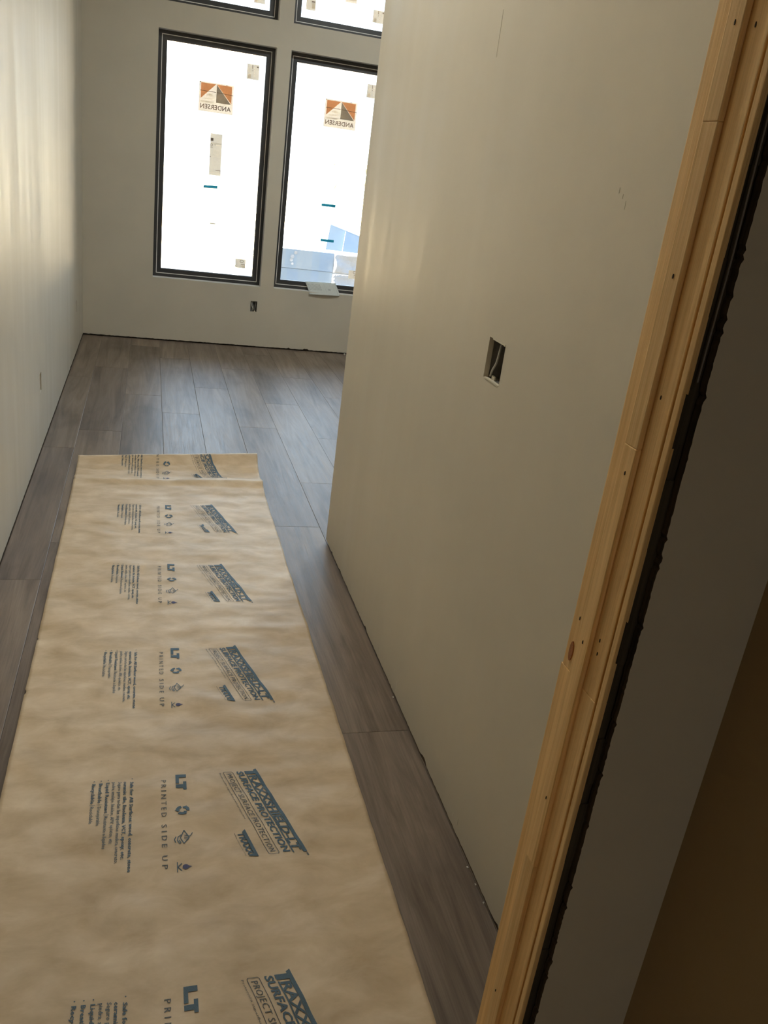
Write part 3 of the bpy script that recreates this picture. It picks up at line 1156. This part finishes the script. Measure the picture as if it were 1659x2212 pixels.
def big_sticker(x0, x1, z0, z1, label):
    W_, H_ = x1 - x0, z1 - z0
    y = YG - 0.0004
    r = sticker_root('window_sticker', label, ((x0 + x1) / 2, y, z0), 'large triangle stickers on the tall windows')
    mb = MB()
    card(mb, x0, x1, z0, z1, y, 0.0004)
    attach(mb.build('sheet', 'sticker'), r)
    yp = y - 0.0008
    S_ = lambda u, v: (u * W_, v * H_)
    f = Flat()
    f.poly([S_(0.055, 0.955), S_(0.485, 0.955), S_(0.055, 0.43)])
    on_glass(f, 'orange_field', 'st_orange', r, x0, z0, yp)
    f = Flat()
    f.poly([S_(0.505, 0.955), S_(0.945, 0.955), S_(0.945, 0.36)])
    on_glass(f, 'orange_field', 'st_orange', r, x0, z0, yp)
    f = Flat()
    f.poly([S_(0.505, 0.945), S_(0.935, 0.345), S_(0.505, 0.345)])
    on_glass(f, 'brown_triangle', 'st_brown', r, x0, z0, yp)
    f = Flat()
    f.add(fit(T('ANDERSEN', bold=0.02, space=1.06), 0.06 * W_, 0.95 * W_, 0.105 * H_, 0.26 * H_, CAPS))
    on_glass(f, 'mirrored_lettering', 'st_print', r, x0, z0, yp, mirror_w=W_)
    f = Flat()
    f.strip(S_(0.03, 0.69), S_(0.49, 0.69), 0.0035)
    f.strip(S_(0.51, 0.69), S_(0.985, 0.66), 0.0035)
    f.poly([S_(0.02, 0.955), S_(0.05, 0.955), S_(0.05, 0.99), S_(0.02, 0.99)])
    f.poly([S_(0.78, 0.965), S_(0.805, 0.965), S_(0.805, 0.995), S_(0.78, 0.995)])
    on_glass(f, 'fold_lines', 'st_print', r, x0, z0, yp - 0.0005, kind='stuff')
    f = Flat()
    cx, cz, rr = 0.42, 0.52, 0.035
    ring_ = [(cx * W_ + rr * W_ * math.cos(a * math.pi / 8), cz * H_ + rr * 1.2 * H_ * math.sin(a * math.pi / 8)) for a in range(17)]
    f.line(ring_, 0.004)
    for (a, b2, c2, d2) in ((0.29, 0.53, 0.37, 0.62), (0.22, 0.55, 0.27, 0.59), (0.15, 0.43, 0.40, 0.46), (0.05, 0.33, 0.44, 0.36), (0.05, 0.30, 0.44, 0.32), (0.62, 0.30, 0.82, 0.32), (0.05, 0.05, 0.26, 0.06)):
        f.poly([S_(a, b2), S_(c2, b2), S_(c2, d2), S_(a, d2)])
    on_glass(f, 'small_print', 'st_faint', r, x0, z0, yp, kind='stuff')


big_sticker(0.351, 0.621, 1.827, 2.042, 'orange and brown triangle sticker on the corner window')
big_sticker(1.360, 1.631, 1.847, 2.058, 'orange and brown triangle sticker on the window with the info sheet')


def small_sticker(x0, x1, z0, z1, label, seed, mat='sticker_grey', layout='code', name='window_label'):
    y = YG - 0.0004
    r = sticker_root(name, label, ((x0 + x1) / 2, y, z0))
    mb = MB()
    card(mb, x0, x1, z0, z1, y, 0.0004)
    attach(mb.build('sheet', mat), r)
    rnd = random.Random(seed)
    W_, H_ = x1 - x0, z1 - z0
    f, g = Flat(), Flat()
    q = lambda F, a, b2, c2, d2: F.poly([(a * W_, b2 * H_), (c2 * W_, b2 * H_), (c2 * W_, d2 * H_), (a * W_, d2 * H_)])
    if layout == 'code':
        q(f, 0.10, 0.06, 0.34, 0.34)
        q(g, 0.42, 0.70, 0.47, 0.95)
        q(g, 0.45, 0.55, 0.49, 0.62)
        q(g, 0.80, 0.80, 0.92, 0.90)
        for i in range(5):
            q(f, 0.10 + 0.05 * i, 0.45, 0.12 + 0.05 * i, 0.60 + 0.2 * rnd.random())
        for i in range(4):
            q(f, 0.58, 0.2 + 0.17 * i, 0.63, 0.30 + 0.17 * i)
    elif layout == 'emblem':
        q(f, 0.06, 0.1, 0.10, 0.9)
        for i in range(4):
            q(f, 0.16 + 0.1 * i, 0.08, 0.18 + 0.1 * i, 0.9)
        ring_ = [(W_ * (0.62 + 0.16 * math.cos(a * math.pi / 8)), H_ * (0.78 + 0.15 * math.sin(a * math.pi / 8))) for a in range(17)]
        g.line(ring_, 0.004)
        q(g, 0.55, 0.40, 0.92, 0.46)
        q(f, 0.60, 0.10, 0.94, 0.36)
    elif layout == 'strip':
        q(g, 0.03, 0.82, 0.26, 0.89)
        q(f, 0.02, 0.765, 0.98, 0.778)
        ring_ = [(W_ * (0.13 + 0.09 * math.cos(a * math.pi / 8)), H_ * (0.725 + 0.026 * math.sin(a * math.pi / 8))) for a in range(17)]
        g.line(ring_, 0.0035)
        q(g, 0.02, 0.665, 0.24, 0.675)
        q(g, 0.38, 0.725, 0.44, 0.745)
        q(f, 0.5, 0.73, 0.96, 0.74)
        for i in range(6):
            q(f, 0.25, 0.45 + 0.03 * i, 0.9 - 0.15 * rnd.random(), 0.457 + 0.03 * i)
        q(g, 0.03, 0.43, 0.09, 0.455)
        q(g, 0.56, 0.12, 0.99, 0.133)
        q(f, 0.05, 0.06, 0.95, 0.067)
    else:
        q(f, 0.1, 0.15, 0.9, 0.35)
        q(f, 0.1, 0.55, 0.7, 0.7)
    if f.f:
        on_glass(f, 'faint_print', 'st_faint', r, x0, z0, y - 0.0008, kind='stuff')
    if g.f:
        on_glass(g, 'dark_print', 'st_print', r, x0, z0, y - 0.0009, kind='stuff')


small_sticker(0.456, 0.550, 1.362, 1.676, 'narrow upright paper label in the corner window', 1, 'sticker_grey', 'strip')
small_sticker(0.714, 0.811, 2.107, 2.217, 'small square label high in the corner window', 2)
small_sticker(1.696, 1.793, 2.111, 2.213, 'small square label high in the window with the info sheet', 3)
small_sticker(0.711, 0.799, 0.648, 0.722, 'small square label low in the corner window', 4, 'sticker_grey', 'emblem')
small_sticker(1.706, 1.794, 0.652, 0.724, 'small square label low in the window with the info sheet', 5, 'sticker_grey', 'emblem')
small_sticker(0.736, 0.822, 2.640, 2.750, 'square label on the upper corner window', 6)
small_sticker(1.140, 1.216, 2.658, 2.800, 'label with round mark near the frame of the second upper window', 7, 'sticker_grey', 'emblem')
small_sticker(1.445, 1.540, 2.760, 2.880, 'pale label cut by the picture top in the second upper window', 8, 'sticker', 'plain')
small_sticker(1.680, 1.775, 2.655, 2.745, 'square label near the near wall in the second upper window', 9)
small_sticker(0.484, 0.530, 0.978, 0.990, 'tiny grey scrap stuck low on the corner window', 10, 'sticker_grey', 'none', 'window_scrap')


def tape(x0, x1, z, tilt, label):
    r = sticker_root('blue_tape', label, ((x0 + x1) / 2, YG, z), 'blue tape pieces on the glass')
    r['category'] = 'tape'
    mb = MB()
    h = 0.011
    mb.face([(x0, YG - 0.0006, z - h), (x1, YG - 0.0006, z - h), (x1, YG - 0.0006, z + h), (x0, YG - 0.0006, z + h)])
    for i, (x, y, zz) in enumerate(mb.v):
        mb.v[i] = (x, y, zz + tilt * (x - x0))
    attach(mb.build('strip', 'st_blue'), r)
    mb = MB()
    mb.face([(x0 + 0.01, YG - 0.0013, z - 0.002), (x1 - 0.005, YG - 0.0013, z - 0.002), (x1 - 0.005, YG - 0.0013, z + 0.001), (x0 + 0.01, YG - 0.0013, z + 0.001)])
    for i, (x, y, zz) in enumerate(mb.v):
        mb.v[i] = (x, y, zz + tilt * (x - x0))
    attach(mb.build('crease', 'tape_crease'), r)


tape(0.419, 0.533, 1.269, 0.05, 'short blue tape on the corner window')
tape(1.408, 1.530, 1.240, 0.0, 'blue tape halfway up the window with the info sheet')
tape(1.428, 1.545, 0.952, 0.0, 'blue tape low on the window with the info sheet, against the blue house')

# info sheet hanging over the lower frame
root = empty('info_sheet', (1.48, YB + 0.04, 0.53), label='curled white printed info sheet hanging over the window sill', cat='paper')
root.matrix_world = Matrix.Translation(Vector((1.48, YB + 0.04, 0.53)))


def sheet_pt(s, t):
    """s across 0..1, t down 0..1"""
    y = YB + 0.082 - 0.096 * t ** 1.15
    z = 0.594 - 0.092 * t ** 0.85 + 0.010 * s
    x = 1.322 + 0.270 * s + 0.028 * t + 0.006 * math.sin(3 * t)
    y -= 0.010 * math.sin(math.pi * s) * t
    return (x, y, z)


mb = MB()
for j in range(9):
    for i in range(13):
        mb.v.append(sheet_pt(i / 12, j / 8))
for j in range(8):
    for i in range(12):
        a = j * 13 + i
        mb.f.append((a, a + 1, a + 14, a + 13))
        mb.mi.append(0)
o = mb.build('page', 'sheet', smooth=True)
sm = o.modifiers.new('thickness', 'SOLIDIFY')
sm.thickness = 0.0006
attach(o, root)
mb = MB()
for (s0, s1, t0, t1) in [(0.06 + 0.045 * i, 0.085 + 0.045 * i, 0.12, 0.62) for i in range(9)] + [(0.58, 0.585, 0.1, 0.8), (0.66, 0.74, 0.45, 0.60), (0.93, 0.955, 0.05, 0.95), (0.86, 0.865, 0.3, 0.8)]:
    n = 6
    for k in range(n):
        ta, tb = t0 + (t1 - t0) * k / n, t0 + (t1 - t0) * (k + 1) / n
        q = [sheet_pt(s0, ta), sheet_pt(s1, ta), sheet_pt(s1, tb), sheet_pt(s0, tb)]
        mb.face([(x, y - 0.0012, z + 0.0006) for x, y, z in q])
attach(mb.build('printed_rows', 'sheet_line', kind='stuff'), root)

# ------------------------------------------------------------------ marks on the near wall
for (y, z, dz, wd) in ((2.166, 0.062, -0.050, 0.0008), (1.595, 0.045, -0.012, 0.0006), (2.205, 0.085, -0.012, 0.0005)):
    mb = MB()
    mb.box((XR - 0.0004, y - wd, z + dz), (XR + 0.001, y + wd, z))
    mb.build('scratch', 'scratch', wr, label='fine white scratch low on the wall')
for (y, z, ln, wd) in ((2.146, 1.927, 0.10, 0.0007), (1.426, 1.566, 0.010, 0.0006), (1.410, 1.556, 0.008, 0.0006), (1.396, 1.545, 0.014, 0.0006), (1.560, 0.055, 0.02, 0.0006), (2.40, 0.05, 0.015, 0.0008)):
    mb = MB()
    mb.box((XR - 0.0006, y - wd, z - ln), (XR + 0.001, y + wd, z))
    mb.build('paint_ridge', 'paint_x', wr)

# crumbs of gypsum at the foot of the walls
rnd = random.Random(21)
for (x, y, r_) in ((XR - 0.003, 1.455, 0.0038), (XR - 0.002, 1.40, 0.0028), (XR - 0.002, 1.345, 0.0032), (XR - 0.003, 2.17, 0.0030), (1.72, YB - 0.010, 0.009)):
    bm = bmesh.new()
    bmesh.ops.create_icosphere(bm, subdivisions=1, radius=r_)
    for v in bm.verts:
        v.co *= 0.45 + 0.9 * rnd.random()
        v.co.z *= 0.6
    lo = min(v.co.z for v in bm.verts)
    me = bpy.data.meshes.new('gypsum_crumb')
    bm.to_mesh(me)
    bm.free()
    me.materials.append(M['gypsum'])
    o = bpy.data.objects.new('gypsum_crumb', me)
    COL.objects.link(o)
    o.location = (x, y, -lo)
    near = y < 3
    props(o, 'tiny white plaster crumb at the foot of the near wall' if near else 'small white plaster crumb under the windows', 'crumb', 'plaster crumbs by the near wall' if near else 'plaster crumbs under the windows')

# ------------------------------------------------------------------ outside
mb = MB()
mb.box((-150, -40, -3.6), (180, 260, -3.2))
mb.build('ground', 'ground', label='dry brown ground outside the windows', cat='ground', kind='structure')

mb = MB()
mb.box((-80, 36, -3.3), (120, 85, -3.1))
mb.build('field', 'field', label='pale field added beyond the houses to reflect sun onto the long wall', cat='field', kind='structure')  # invented strip, sized to give the long wall its warm patch

HD = 26.0
hx = lambda k, D=HD: k * D
hz = lambda e_, D=HD: CAMH + e_ * D
root = empty('neighbour_house', (5, HD, -3.2), label='unfinished house in blue and white wrap behind the second window', cat='house')
root.matrix_world = Matrix.Translation(Vector((5, HD, -3.2)))
zl = hz(-0.090)
zm = hz(-0.1115)
mb = MB()
mb.box((hx(0.138), HD + 0.1, -3.2), (hx(0.275), HD + 7, zl - 0.02))
attach(mb.build('lower_wing', 'wrap_pale'), root)
edges = [0.138, 0.150, 0.163, 0.170, 0.181, 0.190, 0.206]
cols = ['wrap_pale', 'wrap_blue', 'wrap_pale', 'wrap_pale', 'wrap_blue', 'wrap_blue2']
for (a, b2), mt in zip(zip(edges, edges[1:]), cols):
    mb = MB()
    mb.box((hx(a), HD, zm + 0.01), (hx(b2), HD + 0.09, zl))
    attach(mb.build('wrap_sheet', mt), root)
edges = [0.138, 0.153, 0.166, 0.181, 0.190, 0.206]
cols = ['wrap_blue', 'wrap_blue2', 'wrap_blue', 'wrap_blue2', 'wrap_blue']
for (a, b2), mt in zip(zip(edges, edges[1:]), cols):
    mb = MB()
    mb.box((hx(a), HD + 0.02, -3.2), (hx(b2), HD + 0.11, zm))
    attach(mb.build('wrap_sheet', mt), root)


def crumpled(name, xa, xb, za, zb, y, seed):
    mb = MB()
    n1, n2 = 16, 16
    for j in range(n2 + 1):
        for i in range(n1 + 1):
            x, z = xa + (xb - xa) * i / n1, za + (zb - za) * j / n2
            mb.v.append((x, y - 0.05 + 0.16 * noise.noise(Vector((x * 2.2 + seed, z * 2.2, seed))), z))
    for j in range(n2):
        for i in range(n1):
            a = j * (n1 + 1) + i
            mb.f.append((a, a + 1, a + n1 + 2, a + n1 + 1))
            mb.mi.append(0)
    o = mb.build(name, 'wrap_white', smooth=True)
    so = o.modifiers.new('thickness', 'SOLIDIFY')
    so.thickness = 0.01
    attach(o, root)


crumpled('white_wrap', hx(0.206), hx(0.272), zm + 0.01, zl, HD - 0.05, 1.0)
crumpled('white_wrap', hx(0.206), hx(0.272), -3.2, zm - 0.03, HD - 0.05, 5.0)
mb = MB()
D2 = HD + 1.2
up = [(0.1945, -0.094), (0.1985, -0.0585), (0.272, -0.078), (0.272, -0.094)]
fr_ = [(k * D2, D2, CAMH + e_ * D2) for k, e_ in up]
bk_ = [(x, y + 5, z) for x, y, z in fr_]
mb.face(fr_)
mb.face(list(reversed(bk_)))
for i in range(4):
    j = (i + 1) % 4
    mb.face([fr_[i], bk_[i], bk_[j], fr_[j]])
attach(mb.build('upper_wing', 'wrap_blue'), root)
mb = MB()
q = [(0.2145, -0.092), (0.2165, -0.0645), (0.272, -0.0792), (0.272, -0.092)]
f2 = [(k * D2, D2 - 0.06, CAMH + e_ * D2) for k, e_ in q]
mb.face(f2)
b2_ = [(x, y + 0.05, z) for x, y, z in f2]
for i in range(4):
    j = (i + 1) % 4
    mb.face([f2[i], b2_[i], b2_[j], f2[j]])
attach(mb.build('wrap_sheet', 'wrap_blue2'), root)
for k, e_, rr in ((0.1615, -0.0935, 0.05), (0.158, -0.0980, 0.06), (0.157, -0.1020, 0.05), (0.1585, -0.1060, 0.04)):
    mb = MB()
    mb.face([(hx(k) + rr * math.cos(a * math.pi / 5), HD - 0.01, hz(e_) + rr * math.sin(a * math.pi / 5)) for a in range(10)])
    attach(mb.build('white_dot', 'wrap_white'), root)  # small white discs on the house wrap

HROT = Matrix.Translation(Vector((1.5, 21, -3.2))) @ Matrix.Rotation(math.radians(-42), 4, 'Z')  # turned, raised and tinted cream to reflect warm sun at the long wall
root = empty('clapboard_shed', (1.5, 21, -3.2), label='cream clapboard shed outside the corner window, turned to reflect sun indoors', cat='shed')
root.matrix_world = HROT
HT = 4.0
mb = MB()
mb.box((-1.12, 0.05, 0), (1.12, 0.9, HT))
o = mb.build('wall', 'siding', root)
mb = MB()
mb.box((-1.2, -0.08, HT), (1.2, 0.95, HT + 0.08))
mb.build('roof', 'siding', root)
proto = None
z = 0.0
while z < HT - 0.1:
    if proto is None:
        mb = MB()
        mb.v = [(-1.14, 0.0, 0), (1.14, 0.0, 0), (1.14, 0.04, 0.17), (-1.14, 0.04, 0.17), (-1.14, 0.05, 0), (1.14, 0.05, 0)]
        mb.f = [(0, 1, 2, 3), (0, 4, 5, 1)]
        mb.mi = [0, 0]
        proto = mb.build('siding_board', 'siding', root)
        o = proto
    else:
        o = proto.copy()
        COL.objects.link(o)
    o.location.z = z
    z += 0.17


def tree(label, x, y, top, rad, seed, nleaf=420):
    rnd = random.Random(seed)
    root = empty('tree', (x, y, -3.2), label=label, cat='tree', group='pale trees beyond the houses')
    root.matrix_world = Matrix.Translation(Vector((x, y, -3.2)))
    mb = MB()
    mb.tube([(x, y, -3.2), (x + 0.1, y, -1.0), (x - 0.05, y, top - 1.0)], [0.16, 0.11, 0.05], 7)
    for k in range(5):
        a = k * 1.3
        mb.tube([(x, y, top - 2.4 + 0.3 * k), (x + rad * 0.6 * math.cos(a), y + rad * 0.6 * math.sin(a), top - 1.5 + 0.3 * k)], [0.05, 0.015], 5)
    attach(mb.build('trunk', 'bark'), root)
    mb = MB()
    for i in range(nleaf):
        c = Vector((rnd.gauss(0, 0.42) * rad, rnd.gauss(0, 0.42) * rad, rnd.gauss(0, 0.9))) + Vector((x, y, top - 1.2))
        a = Vector((rnd.uniform(-1, 1), rnd.uniform(-1, 1), rnd.uniform(-1, 1))).normalized() * 0.10
        b = a.orthogonal().normalized() * 0.06
        mb.face([c - a, c + b, c + a, c - b])
    o = mb.build('crown', 'leaf')
    attach(o, root)


tree('slender pale tree seen halfway up the second window', 0.197 * 40, 40, CAMH + 0.035 * 40, 0.7, 3, 150)
tree('pale leafy tree beside the near wall edge in the second window', 0.2335 * 38, 38, CAMH + 0.035 * 38, 0.9, 8, 260)
